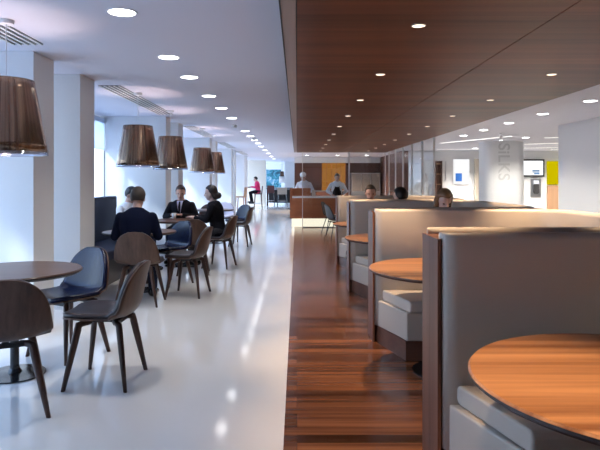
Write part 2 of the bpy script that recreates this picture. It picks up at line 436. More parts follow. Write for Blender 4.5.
# slot vents
for i, (y0, y1) in enumerate([(1.9, 4.85), (6.95, 9.95), (12.1, 15.1), (17.25, 20.2), (22.4, 25.3)]):
    t = thing('slot_vent', 'slotted linear ceiling vent beside the window piers, %s bay' % ordn[i], 'vent', (-2.24, (y0+y1)/2, ZC), 0, 'linear vents in the left ceiling')
    h = (y1-y0)/2
    bm = BM(); box(bm, -.13, .13, -h, h, -.004, -.0005); obj('backing', bm, M['slot'], t)
    bm = BM()
    for k in range(5): x = -.128+.058*k; box(bm, x, x+.022, -h, h, -.012, -.004)
    obj('slats', bm, M['pier'], t)
# smoke sensor
for i, (x, y) in enumerate([(-1.28, 11.9), (-1.15, 15.6)]):
    t = tag(obj('smoke_detector', lathe(BM(), [(.05, 0), (.06, -.02), (.045, -.045), (0, -.05)], 24), M['pier'], loc=(x, y, ZC-.001)),
            'small round smoke detector by the left downlights, %s' % ('nearer', 'farther')[i], 'smoke detector', 'smoke detectors')

# ------------------------------------------------------------------ pendants
def make_pendant(label):
    t = thing('pendant_lamp', label, 'pendant lamp', (0, 0, 0), 0, 'bronze pendant lamps')
    zb, zt = 1.575, 2.085
    bm = BM()
    prof = []
    for k in range(9): f = k/8; prof.append((.275-.09*f, zb+(zt-zb)*f))
    for k in range(9): f = 1-k/8; prof.append((.275-.09*f-.004, zb+(zt-zb)*f))
    lathe(bm, prof, 96, closed=True)
    obj('shade', bm, M['shade'], t, smooth=True)
    bm = BM(); lathe(bm, [(.272, zb-.022), (.276, zb-.022), (.274, zb+.004), (.270, zb+.004)], 64, closed=True); obj('rim', bm, M['rim'], t, smooth=True)
    bm = BM(); lathe(bm, [(.05, ZC-.03), (.055, ZC-.001)], 32); obj('ceiling_rose', bm, M['white'], t)
    bm = BM()
    capsule(bm, (0, 0, 1.92), (0, 0, ZC-.02), .004, .004, 8)
    obj('cable', bm, M['white'], t)
    bm = BM()
    for k in range(3):
        a = 2*PI*k/3; capsule(bm, (0, 0, 2.05), (.186*math.cos(a), .186*math.sin(a), 2.07), .004, .004, 8)
    capsule(bm, (0, 0, 1.87), (0, 0, 2.06), .022, .016)
    obj('lamp_holder', bm, M['metal'], t)
    bm = BM(); ellip(bm, (0, 0, 1.83), (.05, .05, .055)); obj('bulb', bm, M['bulb'], t, smooth=True)
    l = bpy.data.lights.new('lamp', 'POINT'); l.energy = 18; l.color = (1, .74, .68); l.shadow_soft_size = .05
    lo = bpy.data.objects.new('lamp', l); C.objects.link(lo); lo.parent = t; lo.location = (0, 0, 1.90)
    return t
PEND = [((-2.06, 4.13), 'bronze pleated pendant lamp above the nearest round table, largest in view'),
        ((-2.06, 7.55), 'bronze pendant lamp above the man in the navy sweater'),
        ((-2.04, 9.4), 'bronze pendant lamp above the man in the black suit'),
        ((-2.05, 12.6), 'nearer pendant of the small far pair, left one'),
        ((-2.06, 14.5), 'farthest bronze pendant lamp, right of the small far pair')]
p0 = make_pendant(PEND[0][1])
for i, ((x, y), lab) in enumerate(PEND):
    t = p0 if i == 0 else copy_tree(p0)
    t.location = (x, y, 0); t['label'] = lab

# ------------------------------------------------------------------ chairs
def smoothstep(a, b, x):
    x = min(1, max(0, (x-a)/(b-a))); return x*x*(3-2*x)
def chair_surface(off=0., shrink=0., n=44, nu=18):
    ctrl = [(.255, .438), (.20, .447), (.05, .44), (-.10, .442), (-.175, .462), (-.215, .515), (-.235, .60), (-.262, .72), (-.292, .822)]
    # Catmull-Rom
    pts = []
    P = [ctrl[0]]+ctrl+[ctrl[-1]]
    for s in range(len(ctrl)-1):
        p0, p1, p2, p3 = P[s], P[s+1], P[s+2], P[s+3]
        for k in range(12):
            t = k/12
            pts.append(tuple(.5*((2*p1[i])+(-p0[i]+p2[i])*t+(2*p0[i]-5*p1[i]+4*p2[i]-p3[i])*t*t+(-p0[i]+3*p1[i]-3*p2[i]+p3[i])*t**3) for i in (0, 1)))
    pts.append(ctrl[-1])
    acc = [0]
    for a, b in zip(pts[:-1], pts[1:]): acc.append(acc[-1]+math.dist(a, b))
    T = acc[-1]
    def at(s):
        s = min(max(s, 0), T)
        for i in range(len(acc)-1):
            if acc[i+1] >= s:
                f = (s-acc[i])/max(1e-9, acc[i+1]-acc[i]); a, b = pts[i], pts[i+1]
                tang = Vector((b[0]-a[0], b[1]-a[1])).normalized()
                return a[0]+f*(b[0]-a[0]), a[1]+f*(b[1]-a[1]), tang
    rows = []
    for k in range(n+1):
        f = .5-.5*math.cos(PI*k/n)
        s = shrink+(T-2*shrink)*f
        y, z, tg = at(s)
        nrm = Vector((tg.y, -tg.x))     # towards the sitter (up / forward)
        if nrm.y < 0 and s < T*.4: nrm = -nrm
        q = s/T
        w = .240+.014*math.exp(-((q-.56)/.12)**2)-.012*smoothstep(.25, 0, q)
        e0 = .13; e1 = .27
        if s < e0: w *= max(0, 1-((e0-s)/e0)**2.6)**(1/2.6)
        if T-s < e1: w *= max(0, 1-((e1-(T-s))/e1)**2.1)**(1/2.1)
        w = max(.02, w-shrink)
        row = []
        for j in range(nu+1):
            u = -1+2*j/nu
            curl = .024*(u*w/.245)**2*(1 if q < .45 else 1.9)+.0
            yy = y+nrm.x*(curl+off); zz = z+nrm.y*(curl+off)
            row.append(Vector((u*w, yy, zz)))
        rows.append(row)
    return rows
def sheet(rows_a, rows_b):
    bm = BM()
    A = [[bm.verts.new(p) for p in r] for r in rows_a]; B = [[bm.verts.new(p) for p in r] for r in rows_b]
    nr, nc = len(A), len(A[0])
    for i in range(nr-1):
        for j in range(nc-1):
            bm.faces.new((A[i][j], A[i][j+1], A[i+1][j+1], A[i+1][j])); bm.faces.new((B[i][j], B[i+1][j], B[i+1][j+1], B[i][j+1]))
    for i in range(nr-1):
        bm.faces.new((A[i][0], A[i+1][0], B[i+1][0], B[i][0])); bm.faces.new((A[i][-1], B[i][-1], B[i+1][-1], A[i+1][-1]))
    for j in range(nc-1):
        bm.faces.new((A[0][j], B[0][j], B[0][j+1], A[0][j+1])); bm.faces.new((A[-1][j], A[-1][j+1], B[-1][j+1], B[-1][j]))
    return bm
def bent_leg(sx, sy):
    bm = BM()
    top = Vector((sx*.08, sy*.08, .420)); kn = Vector((sx*.142, sy*.135, .413)); foot = Vector((sx*.225, sy*.205, .001))
    path = [top, Vector((sx*.12, sy*.115, .420)), kn, kn.lerp(foot, .08), kn.lerp(foot, .3), kn.lerp(foot, .6), foot]
    wid = [.018, .022, .026, .026, .025, .021, .015]
    rings = []
    for i, p in enumerate(path):
        if i == 0: d = path[1]-path[0]
        elif i == len(path)-1: d = Vector((0, 0, -1))
        else: d = (path[i+1]-path[i-1])
        d.normalize(); side = d.cross(Vector((sy*1.0*-sx, sx*sy*sx, 0))).normalized() if False else d.cross(Vector((-sy*.8, sx*.8, 0))).normalized()
        up = d.cross(side).normalized()
        w = wid[i]; ring = []
        for k in range(10):
            a = 2*PI*k/10; ring.append(p+side*w*math.cos(a)+up*w*.8*math.sin(a))
        rings.append(ring)
    return loft(bm, rings)
def make_chair(kind, label):
    t = thing('dining_chair', label, 'chair', (0, 0, 0), 0, 'walnut shell dining chairs')
    obj('shell', sheet(chair_surface(0, 0), chair_surface(.011, 0)), M['chairwood'], t, smooth=True)
    obj('upholstery', sheet(chair_surface(.011, .006), chair_surface(.044, .018)), M[kind], t, smooth=True)
    for sx in (-1, 1):
        for sy in (-1, 1): obj('leg', bent_leg(sx, sy), M['chairleg'], t, smooth=True)
    bm = BM(); box(bm, -.11, .11, -.115, -.085, .405, .43); box(bm, -.11, .11, .085, .115, .405, .43); box(bm, -.02, .02, -.1, .1, .405, .43)
    obj('under_frame', bm, M['blackmat'], t)
    return t
protos = {}
CH = [  # x, y, angle, upholstery, label
    (-1.73, 3.46, 26, 'brownleather', 'walnut shell chair in the left foreground with its back to us at the nearest table'),
    (-1.81, 4.62, 150, 'navy', 'navy upholstered walnut chair facing us behind the nearest round table'),
    (-1.31, 4.01, 88, 'brownleather', 'walnut chair with dark brown seat seen from the side, nearest the aisle'),
    (-1.745, 6.52, 0, 'brownleather', 'walnut shell chair occupied by the man in the navy sweater'),
    (-1.70, 7.80, 142, 'navy', 'empty navy upholstered chair to the right of the man in the navy sweater'),
    (-1.31, 7.03, 82, 'brownleather', 'empty walnut chair seen from the side, by the aisle beside the navy sweater man\'s table'),
    (-1.53, 8.62, 8, 'brownleather', 'walnut shell chair with its back to us before the man in the black suit'),
    (-1.24, 9.30, 78, 'brownleather', 'walnut chair the dark-haired woman in black sits on'),
    (-1.96, 10.18, 180, 'brownleather', 'chair under the man in the black suit, hidden behind the table'),
    (-1.20, 12.35, 84, 'brownleather', 'far walnut chair seen from the side by the aisle, behind the woman in black'),
    (-1.36, 13.35, 138, 'navy', 'far blue upholstered chair behind the side-on walnut chair'),
    (-2.10, 13.62, 176, 'brownleather', 'dark chair back beyond the far table, between suited man and woman in black'),
    (-1.86, 14.9, 180, 'pale', 'pale rounded chair behind the woman in black'),
]
for x, y, a, kind, lab in CH:
    if kind not in protos: t = protos[kind] = make_chair(kind, lab)
    else: t = copy_tree(protos[kind])
    t['label'] = lab; t.location = (x, y, 0); t.rotation_euler = (0, 0, R(a))

# ------------------------------------------------------------------ round tables
def make_table(r, label, group, base_r=.2, top='table'):
    t = thing('round_table', label, 'table', (0, 0, 0), 0, group)
    bm = BM(); lathe(bm, [(0, .712), (r-.02, .712), (r, .726), (r, .735), (r-.006, .742), (0, .742)], 96); o = obj('tabletop', bm, M[top], t)
    bm = BM(); lathe(bm, [(r-.019, .7105), (r+.001, .725), (r+.001, .734), (r-.005, .734)], 96, closed=True); obj('edge_band', bm, M['tabledge'], o)
    bm = BM(); lathe(bm, [(.03, .02), (.03, .70), (.11, .702), (.11, .711)], 32); obj('column', bm, M['black'], t, smooth=False)
    bm = BM(); lathe(bm, [(base_r, .0015), (base_r, .010), (base_r*.6, .014), (.05, .02), (.033, .05), (.032, .06)], 48); obj('base', bm, M['black'], t)
    return t
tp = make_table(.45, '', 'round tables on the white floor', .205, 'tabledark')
TB = [(-2.0, 4.13, 'round walnut table in the left foreground on a black disc base'),
      (-1.97, 7.30, 'round table the man in the navy sweater sits at'),
      (-1.93, 9.42, 'round table between the suited man and the woman in black'),
      (-1.85, 12.9, 'far round table behind the woman in black, before the blue chair')]
for i, (x, y, lab) in enumerate(TB):
    t = tp if i == 0 else copy_tree(tp)
    t.location = (x, y, 0); t['label'] = lab

# ------------------------------------------------------------------ banquette under the window
t = thing('banquette', 'high-backed slate navy banquette along the window bay', 'banquette', (0, 0, 0))
bm = BM(); box(bm, -3.14, -3.0, 6.70, 9.72, .12, 1.12); obj('backrest', bm, M['banquette'], t, bevel=.02)
bm = BM(); box(bm, -3.0, -2.42, 6.70, 9.72, .33, .46); obj('seat', bm, M['banquette'], t, bevel=.03)
bm = BM(); box(bm, -3.14, -2.48, 6.72, 9.70, 0, .33); obj('base', bm, M['charcoal'], t)

# ------------------------------------------------------------------ booths
X0 = .65; XB = 2.15; RC = .28
def cpath(o, yf, yn, xs, n=10, soft=False):
    """C path in plan: far arm from xs, round the back, near arm to xs; o>0 grows outwards"""
    r = max(.04, RC+o)
    k = max(0, 1-o/.082) if 0 <= o < .082 else 0
    E = [(xs, .06*k), (xs+.008, .034*k), (xs+.03, .012*k), (xs+.07, 0)] if soft else [(xs, 0), (xs+.07, 0)]
    pts = [(x, yf+o+e) for x, e in E]
    cx, cy = XB+o-r, yf+o-r
    for i in range(n+1):
        a = PI/2-PI/2*i/n; pts.append((cx+r*math.cos(a), cy+r*math.sin(a)))
    cy = yn-o+r
    for i in range(n+1):
        a = -PI/2*i/n; pts.append((cx+r*math.cos(a), cy+r*math.sin(a)))
    pts += [(x, yn-o-e) for x, e in E[::-1]]
    return pts
def sweep(prof, yf, yn, xs, soft=False):
    """prof: closed list of (offset, z); xs: start x or function of the offset"""
    bm = BM(); paths = [cpath(o, yf, yn, xs(o) if callable(xs) else xs, soft=soft) for o, z in prof]
    rings = []
    for k in range(len(paths[0])): rings.append([(paths[i][k][0], paths[i][k][1], prof[i][1]) for i in range(len(prof))])
    return loft(bm, rings)
def rprof(o0, o1, z0, z1, r, top_only=False):
    """rounded rectangle profile"""
    P = []
    for co, cz, a0 in ((o1-r, z1-r, 0), (o0+r, z1-r, 90)):
        for i in range(5): a = R(a0+90*i/4); P.append((co+r*math.cos(a), cz+r*math.sin(a)))
    if top_only: P += [(o0, z0), (o1, z0)]
    else:
        for co, cz, a0 in ((o0+r, z0+r, 180), (o1-r, z0+r, 270)):
            for i in range(5): a = R(a0+90*i/4); P.append((co+r*math.cos(a), cz+r*math.sin(a)))
    return P
slant = lambda o: .712+max(0, -o)*.28
slantb = lambda o: .678+max(0, -o)*.325
def make_booth(label):
    yf, yn = .94, -.94
    t = thing('booth', label, 'booth seating', (0, 0, 0), 0, 'curved leather booths')
    obj('wood_shell', sweep([(.083, .006), (.083, 1.105), (.193, 1.105), (.193, .006)], yf, yn, X0), M['wood_end'], t)
    bm = BM(); box(bm, X0-.012, X0+.003, yf+.035, yf+.194, .006, 1.106); box(bm, X0-.012, X0+.003, yn-.194, yn-.035, .006, 1.106)
    obj('end_panel', bm, M['wood_end'], t)
    obj('back_lining', sweep(rprof(0, .082, .156, 1.135, .03, True), yf, yn, X0+.004, True), M['leather'], t, smooth=True)
    obj('seat_base', sweep([(-.47, .156), (-.47, .372), (-.001, .372), (-.001, .156)], yf, yn, slantb), M['leather'], t, bevel=.01)
    obj('seat_cushion', sweep(rprof(-.50, -.001, .374, .462, .028), yf, yn, slant), M['leather'], t, bevel=.012)
    obj('plinth', sweep([(-.455, .006), (-.455, .155), (.082, .155), (.082, .006)], yf, yn, lambda o: slantb(o) if o < 0 else X0+.012), M['wood_plinth'], t)
    return t
YF = [2.61, 4.88, 7.14, 9.40]
BL = ['nearest leather booth, cut by the right edge with a glowing walnut table',
      'second leather booth from the front, cream lined, beyond the wooden end panel',
      'third leather booth from the front, where the blonde woman sits',
      'farthest leather booth, where a greying man and a dark-haired man sit']
b0 = make_booth(BL[0])
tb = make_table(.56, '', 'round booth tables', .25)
TL = ['large glowing walnut table in the right foreground booth', 'round walnut table in the second booth from the front',
      'round walnut table in the third booth, its edge beyond the wall', 'round table in the farthest booth, between two men']
for i, yf in enumerate(YF):
    t = b0 if i == 0 else copy_tree(b0)
    t.location = (0, yf-.94, 0); t['label'] = BL[i]
    q = tb if i == 0 else copy_tree(tb)
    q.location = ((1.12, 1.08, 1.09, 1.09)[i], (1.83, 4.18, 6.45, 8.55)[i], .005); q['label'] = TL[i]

# ------------------------------------------------------------------ glass screens
def screen(p, q, label):
    d = Vector((q[0]-p[0], q[1]-p[1], 0)); L_ = d.length
    t = thing('glass_panel', label, 'glass partition', ((p[0]+q[0])/2, (p[1]+q[1])/2, 0), math.atan2(d.y, d.x), 'glass screen panels')
    bm = BM(); box(bm, -L_/2+.02, L_/2-.02, -.006, .006, .02, ZW-.004); obj('pane', bm, M['glass'], t)
    bm = BM(); box(bm, -L_/2, -L_/2+.02, -.018, .018, .006, ZW-.002); box(bm, L_/2-.02, L_/2, -.018, .018, .006, ZW-.002); obj('edge_strip', bm, M['edge'], t)
    bm = BM(); box(bm, -L_/2+.02, L_/2-.02, -.012, .012, .006, .03); obj('floor_channel', bm, M['metal'], t)
ys = [11.13, 12.2, 13.3, 14.4, 15.5, 16.6]
for i in range(5):
    screen((2.62, ys[i]), (2.62, ys[i+1]), 'tall glass panel right of the booths, %s along the side screen' % ordn[i])
screen((.15, 17.1), (1.53, 17.1), 'tall glass panel before the counter, left of the two')
screen((1.53, 17.1), (2.6, 17.1), 'tall glass panel before the counter, right of the two')

# ------------------------------------------------------------------ counter and kitchen
t = thing('service_counter', 'wood fronted service counter with white top and glowing base', 'counter', (0, 0, 0))
bm = BM(); box(bm, -.2, 3.4, 17.42, 18.0, .25, .86); obj('front_panel', bm, M['counterwood'], t)
bm = BM(); box(bm, -.14, 3.4, 17.39, 18.1, .86, .91); obj('worktop', bm, M['counterwhite'], t, bevel=.005)
bm = BM(); box(bm, -.21, .0, 17.40, 18.1, .25, .86); box(bm, -.21, -.15, 17.40, 18.1, .86, 1.15); box(bm, -.15, .42, 17.9, 17.96, .912, 1.15); obj('raised_end', bm, M['counterwood'], t)
bm = BM(); box(bm, -.16, 3.4, 17.50, 18.0, 0, .25); obj('base', bm, M['underglow'], t)
bm = BM(); box(bm, .45, .56, 17.6, 17.7, .912, 1.10); tag(obj('menu_holder', bm, M['beige'], bevel=.008), 'small beige box standing on the white counter top', 'box')
t = thing('amber_panel', 'backlit amber panel on the kitchen wall behind the cook', 'wall panel', (0, 0, 0))
bm = BM(); box(bm, 1.18, 2.33, 27.93, 27.97, 0, 2.23); obj('panel', bm, M['amber'], t)
bm = BM()
for k in range(6): x = 1.18+k*.226; box(bm, x, x+.02, 27.90, 27.93, .5, 2.23)
obj('ribs', bm, M['counterwood'], t)
t = thing('kitchen_cabinet', 'steel kitchen unit against the dark back wall on the right', 'cabinet', (0, 0, 0))
bm = BM(); box(bm, 2.55, 3.9, 27.3, 27.9, 0, 1.75); obj('body', bm, M['metal'], t)
bm = BM()
for k in range(3): box(bm, 2.58+.44*k, 2.99+.44*k, 27.27, 27.3, .9, 1.7)
obj('door', bm, M['steel2'], t)
t = thing('back_counter', 'dark back counter below the amber panel', 'counter', (0, 0, 0))
bm = BM(); box(bm, .1, 2.5, 27.2, 27.8, 0, .88); obj('body', bm, M['dark'], t)
bm = BM(); box(bm, .08, 2.52, 27.18, 27.85, .88, .92); obj('worktop', bm, M['metal'], t)

# two black chairs and a small table before the counter
def make_black_chair(label):
    t = thing('tub_chair', label, 'chair', (0, 0, 0), 0, 'black shell chairs near the counter')
    rows = chair_surface(0, 0)
    obj('shell', sheet(rows, chair_surface(.02, 0)), M['blackmat'], t, smooth=True)
    for sx in (-1, 1):
        for sy in (-1, 1):
            bm = BM(); capsule(bm, (sx*.12, sy*.12, .425), (sx*.24, sy*.23, .015), .012, .009, 8); obj('leg', bm, M['black'], t, smooth=True)
    bm = BM(); capsule(bm, (-.15, .15, .415), (.15, -.15, .415), .012, .012); capsule(bm, (.15, .15, .415), (-.15, -.15, .415), .012, .012); obj('cross_brace', bm, M['black'], t)
    return t
k1 = make_black_chair('nearer black shell chair beside the end of the booths'); k1.location = (.93, 13.5, .005); k1.rotation_euler = (0, 0, R(-75))
k2 = copy_tree(k1); k2['label'] = 'farther black shell chair just before the counter'; k2.location = (.92, 15.2, .005); k2.rotation_euler = (0, 0, R(-110))
q = copy_tree(tp); q.location = (1.75, 14.2, .005); q['label'] = 'round table near the glass screen, hidden behind the last booth'

# ------------------------------------------------------------------ right zone
t = thing('wall_screen', 'wall mounted screen with black frame and blue mark, right of the lettered column', 'screen', (8.75, 21.96, 1.86))
bm = BM(); box(bm, -.56, .56, -.04, .03, -.33, .33); obj('frame', bm, M['blackmat'], t, bevel=.01)
bm = BM(); box(bm, -.50, .50, -.046, -.041, -.27, .27); obj('display', bm, M['screen'], t)
bm = BM(); box(bm, .1, .36, -.05, -.046, -.13, -.08); box(bm, .1, .36, -.05, -.046, -.17, -.145); box(bm, .16, .36, -.05, -.046, -.235, -.185); obj('mark', bm, M['steelblue'], t)
t = thing('wall_telephone', 'grey panel with a dark device mounted under the wall screen', 'wall device', (9.0, 21.97, 1.12))
bm = BM(); box(bm, -.19, .19, -.02, .03, -.35, .35); obj('back_plate', bm, M['metal'], t, bevel=.01)
bm = BM(); loft(bm, [rrect(-.10, .10, -.24, .16, .08, 0), rrect(-.10, .10, -.24, .16, .08, .05)])
bmesh.ops.rotate(bm, verts=bm.verts, cent=(0, 0, 0), matrix=Matrix.Rotation(R(90), 3, 'X')); bmesh.ops.translate(bm, verts=bm.verts, vec=(0, -.02, 0)); obj('handset', bm, M['blackmat'], t)
bm = BM(); box(bm, -.085, .085, -.08, -.02, .14, .27); obj('lit_display', bm, M['screen'], t)
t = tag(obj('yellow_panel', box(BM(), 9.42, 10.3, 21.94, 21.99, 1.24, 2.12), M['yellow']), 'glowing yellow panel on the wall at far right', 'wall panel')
t = tag(obj('oak_panel', box(BM(), 9.42, 10.3, 21.92, 21.99, 0, 1.20), M['tan']), 'light oak panel directly under the yellow panel', 'wall panel')
t = thing('wall_poster', 'bright white wall poster with a small blue square', 'poster', (6.19, 21.96, 1.72))
bm = BM(); box(bm, -.32, .32, 0, .035, -.49, .49); obj('frame', bm, M['white'], t)
bm = BM(); box(bm, -.30, .30, -.004, 0, -.47, .47); obj('sheet', bm, M['poster'], t)
bm = BM(); box(bm, -.22, .02, -.008, -.004, -.36, -.06); obj('blue_square', bm, M['blue'], t)
t = thing('tall_shelf', 'dark tall shelf unit right behind the glass screen', 'shelf', (5.3, 21.8, 0))
bm = BM(); box(bm, -.13, .11, .12, .16, 0, 2.12); box(bm, -.13, -.11, -.1, .12, 0, 2.12); box(bm, .09, .11, -.1, .12, 0, 2.12); obj('carcass', bm, M['dark'], t)
bm = BM()
for k in range(6): box(bm, -.11, .09, -.08, .12, .1+.38*k, .12+.38*k)
obj('shelves', bm, M['tan'], t)
bm = BM(); capsule(bm, (5.6, 21.95, 1.42), (5.6, 21.95, 2.1), .012, .012); tag(obj('wall_rail', bm, M['metal'], smooth=True), 'thin vertical grey rail on the white wall left of the poster', 'rail')
bm = BM(); box(bm, 6.68, 6.93, 21.9, 21.98, 0, 2.2); struct('door_1', bm, M['beige'])
t = thing('drinks_dispenser', 'tall narrow dark dispenser beside the lettered column, left side', 'dispenser', (7.02, 21.7, 0))
bm = BM(); box(bm, -.08, .14, -.2, .2, 0, 1.1); obj('body', bm, M['beige'], t); 
bm = BM(); box(bm, -.08, .14, -.2, .2, 1.1, 1.7); obj('top_unit', bm, M['charcoal'], t)
t = thing('white_table', 'white topped table beyond the booths at right', 'table', (4.72, 12.3, 0))
bm = BM(); box(bm, -.42, .42, -.35, .35, .74, .79); obj('tabletop', bm, M['counterwhite'], t)
for sx in (-1, 1):
    for sy in (-1, 1): obj('leg', box(BM(), sx*.37-.025, sx*.37+.025, sy*.3-.025, sy*.3+.025, 0, .74), M['white'], t)

# ------------------------------------------------------------------ far end of the room
t = thing('artwork', 'blue and teal abstract picture on the far wall', 'picture', (-1.5, 37.95, 1.53))
bm = BM(); box(bm, -.5, .46, 0, .04, -.58, .58); obj('canvas', bm, M['art'], t)
bm = BM(); box(bm, -.52, .48, .01, .05, .58, .6); box(bm, -.52, .48, .01, .05, -.6, -.58); obj('frame', bm, M['white'], t)
t = thing('high_table', 'dark high table in front of the far picture', 'table', (-1.0, 33.3, 0))
bm = BM(); box(bm, -.76, .75, -.35, .35, .93, .99); obj('tabletop', bm, M['charcoal'], t)
bm = BM(); box(bm, -.62, .62, .12, .15, .12, .9); obj('modesty_panel', bm, M['charcoal'], t)
for sx in (-.68, .66):
    for sy in (-.28, .28): obj('leg', box(BM(), sx-.04, sx+.04, sy-.04, sy+.04, 0, .93), M['redbrown'], t)
def make_stool(wm, um, label):
    t = thing('bar_stool', label, 'bar stool', (0, 0, 0), 0, 'bar stools at the far end')
    for sx in (-1, 1):
        for sy in (-1, 1): obj('leg', capsule(BM(), (sx*.15, sy*.15, .70), (sx*.2, sy*.2, .02), .022, .016, 8), wm, t, smooth=True)
    bm = BM()
    for sx in (-1, 1): capsule(bm, (sx*.185, -.185, .25), (sx*.185, .185, .25), .012, .012, 8); capsule(bm, (-.185, sx*.185, .28), (.185, sx*.185, .28), .012, .012, 8)
    obj('foot_rail', bm, M['metal'], t)
    obj('seat', box(BM(), -.2, .2, -.2, .2, .70, .76), um, t, bevel=.02)
    bm = BM(); loft(bm, [[(-.19, -.2, .74), (.19, -.2, .74), (.19, -.16, .74), (-.19, -.16, .74)], [(-.2, -.24, 1.12), (.2, -.24, 1.12), (.2, -.2, 1.12), (-.2, -.2, 1.12)]]); obj('backrest', bm, um, t, bevel=.015)
    return t
s1 = make_stool(M['chairwood'], M['redbrown'], 'bar stool the person in pink sits on'); s1.location = (-1.95, 29.3, 0); s1.rotation_euler = (0, 0, R(90))
s2 = make_stool(M['counterwood'], M['tan'], 'empty wooden bar stool left of the person in pink'); s2.location = (-2.28, 23.6, 0); s2.rotation_euler = (0, 0, R(80))
t = thing('window_bar', 'narrow dark bar table the person in pink faces', 'table', (-2.62, 29.3, 0))
bm = BM(); box(bm, -.25, .28, -.5, .5, 1.02, 1.06); obj('tabletop', bm, M['charcoal'], t)
bm = BM(); box(bm, -.03, .03, -.03, .03, .02, 1.02); box(bm, -.2, .2, -.25, .25, 0, .02); obj('pedestal', bm, M['black'], t)
s3 = make_stool(M['black'], M['beigechair'], 'beige backed stool at the dark far high table, in front'); s3.location = (-.82, 32.4, 0); s3.rotation_euler = (0, 0, 0); s3.scale = (1.35, 1.1, .9)
s4 = make_stool(M['black'], M['redbrown'], 'dark red stool at the dark far high table, left'); s4.location = (-1.45, 32.4, 0)
t = thing('small_pendant', 'small white pendant lamp hanging before the far picture', 'pendant lamp', (-.82, 32.0, 0))
bm = BM(); lathe(bm, [(.17, 1.28), (.16, 1.62), (.155, 1.62), (.165, 1.28)], 32, closed=True); obj('shade', bm, M['white'], t, smooth=True)
bm = BM(); lathe(bm, [(.13, 1.62), (.09, 1.9), (.0, 1.9)], 32); obj('cap', bm, M['chairwood'], t, smooth=True)
bm = BM(); capsule(bm, (0, 0, 1.85), (0, 0, ZC-.002), .006, .006, 8); obj('cable', bm, M['black'], t)

# ------------------------------------------------------------------ people
def v3(a): return Vector(a)
def hand(bm, wrist, d, normal, side, curl=.5, r=.0095):
    """palm, four fingers and a thumb; d points along the hand, side points to the thumb"""
    d = v3(d).normalized(); nrm = v3(normal); nrm = (nrm-d*nrm.dot(d)).normalized(); sd = d.cross(nrm).normalized()*side
    w = v3(wrist)
    for o in (-.026, -.009, .009, .026):
        capsule(bm, w+sd*o*.7, w+d*.085+sd*o, .016, .014, 8)
    for o, L_ in ((.030, .066), (.010, .075), (-.010, .070), (-.030, .055)):
        p = w+d*.088+sd*o; dd = d.copy()
        for k in range(3):
            ang = curl*(.35+.45*k)
            dd = (d*math.cos(ang)-nrm*math.sin(ang)).normalized()
            q = p+dd*(L_*(.45, .32, .26)[k]); capsule(bm, p, q, r-.0008*k, r-.0008*(k+1), 8); p = q
    p = w+d*.02+sd*.026; q = p+(sd*.8+d*.7-nrm*.3).normalized()*.042; capsule(bm, p, q, .012, .0105, 8)
    capsule(bm, q, q+(d*.95+sd*.2-nrm*.4).normalized()*.035, .0105, .0085, 8)

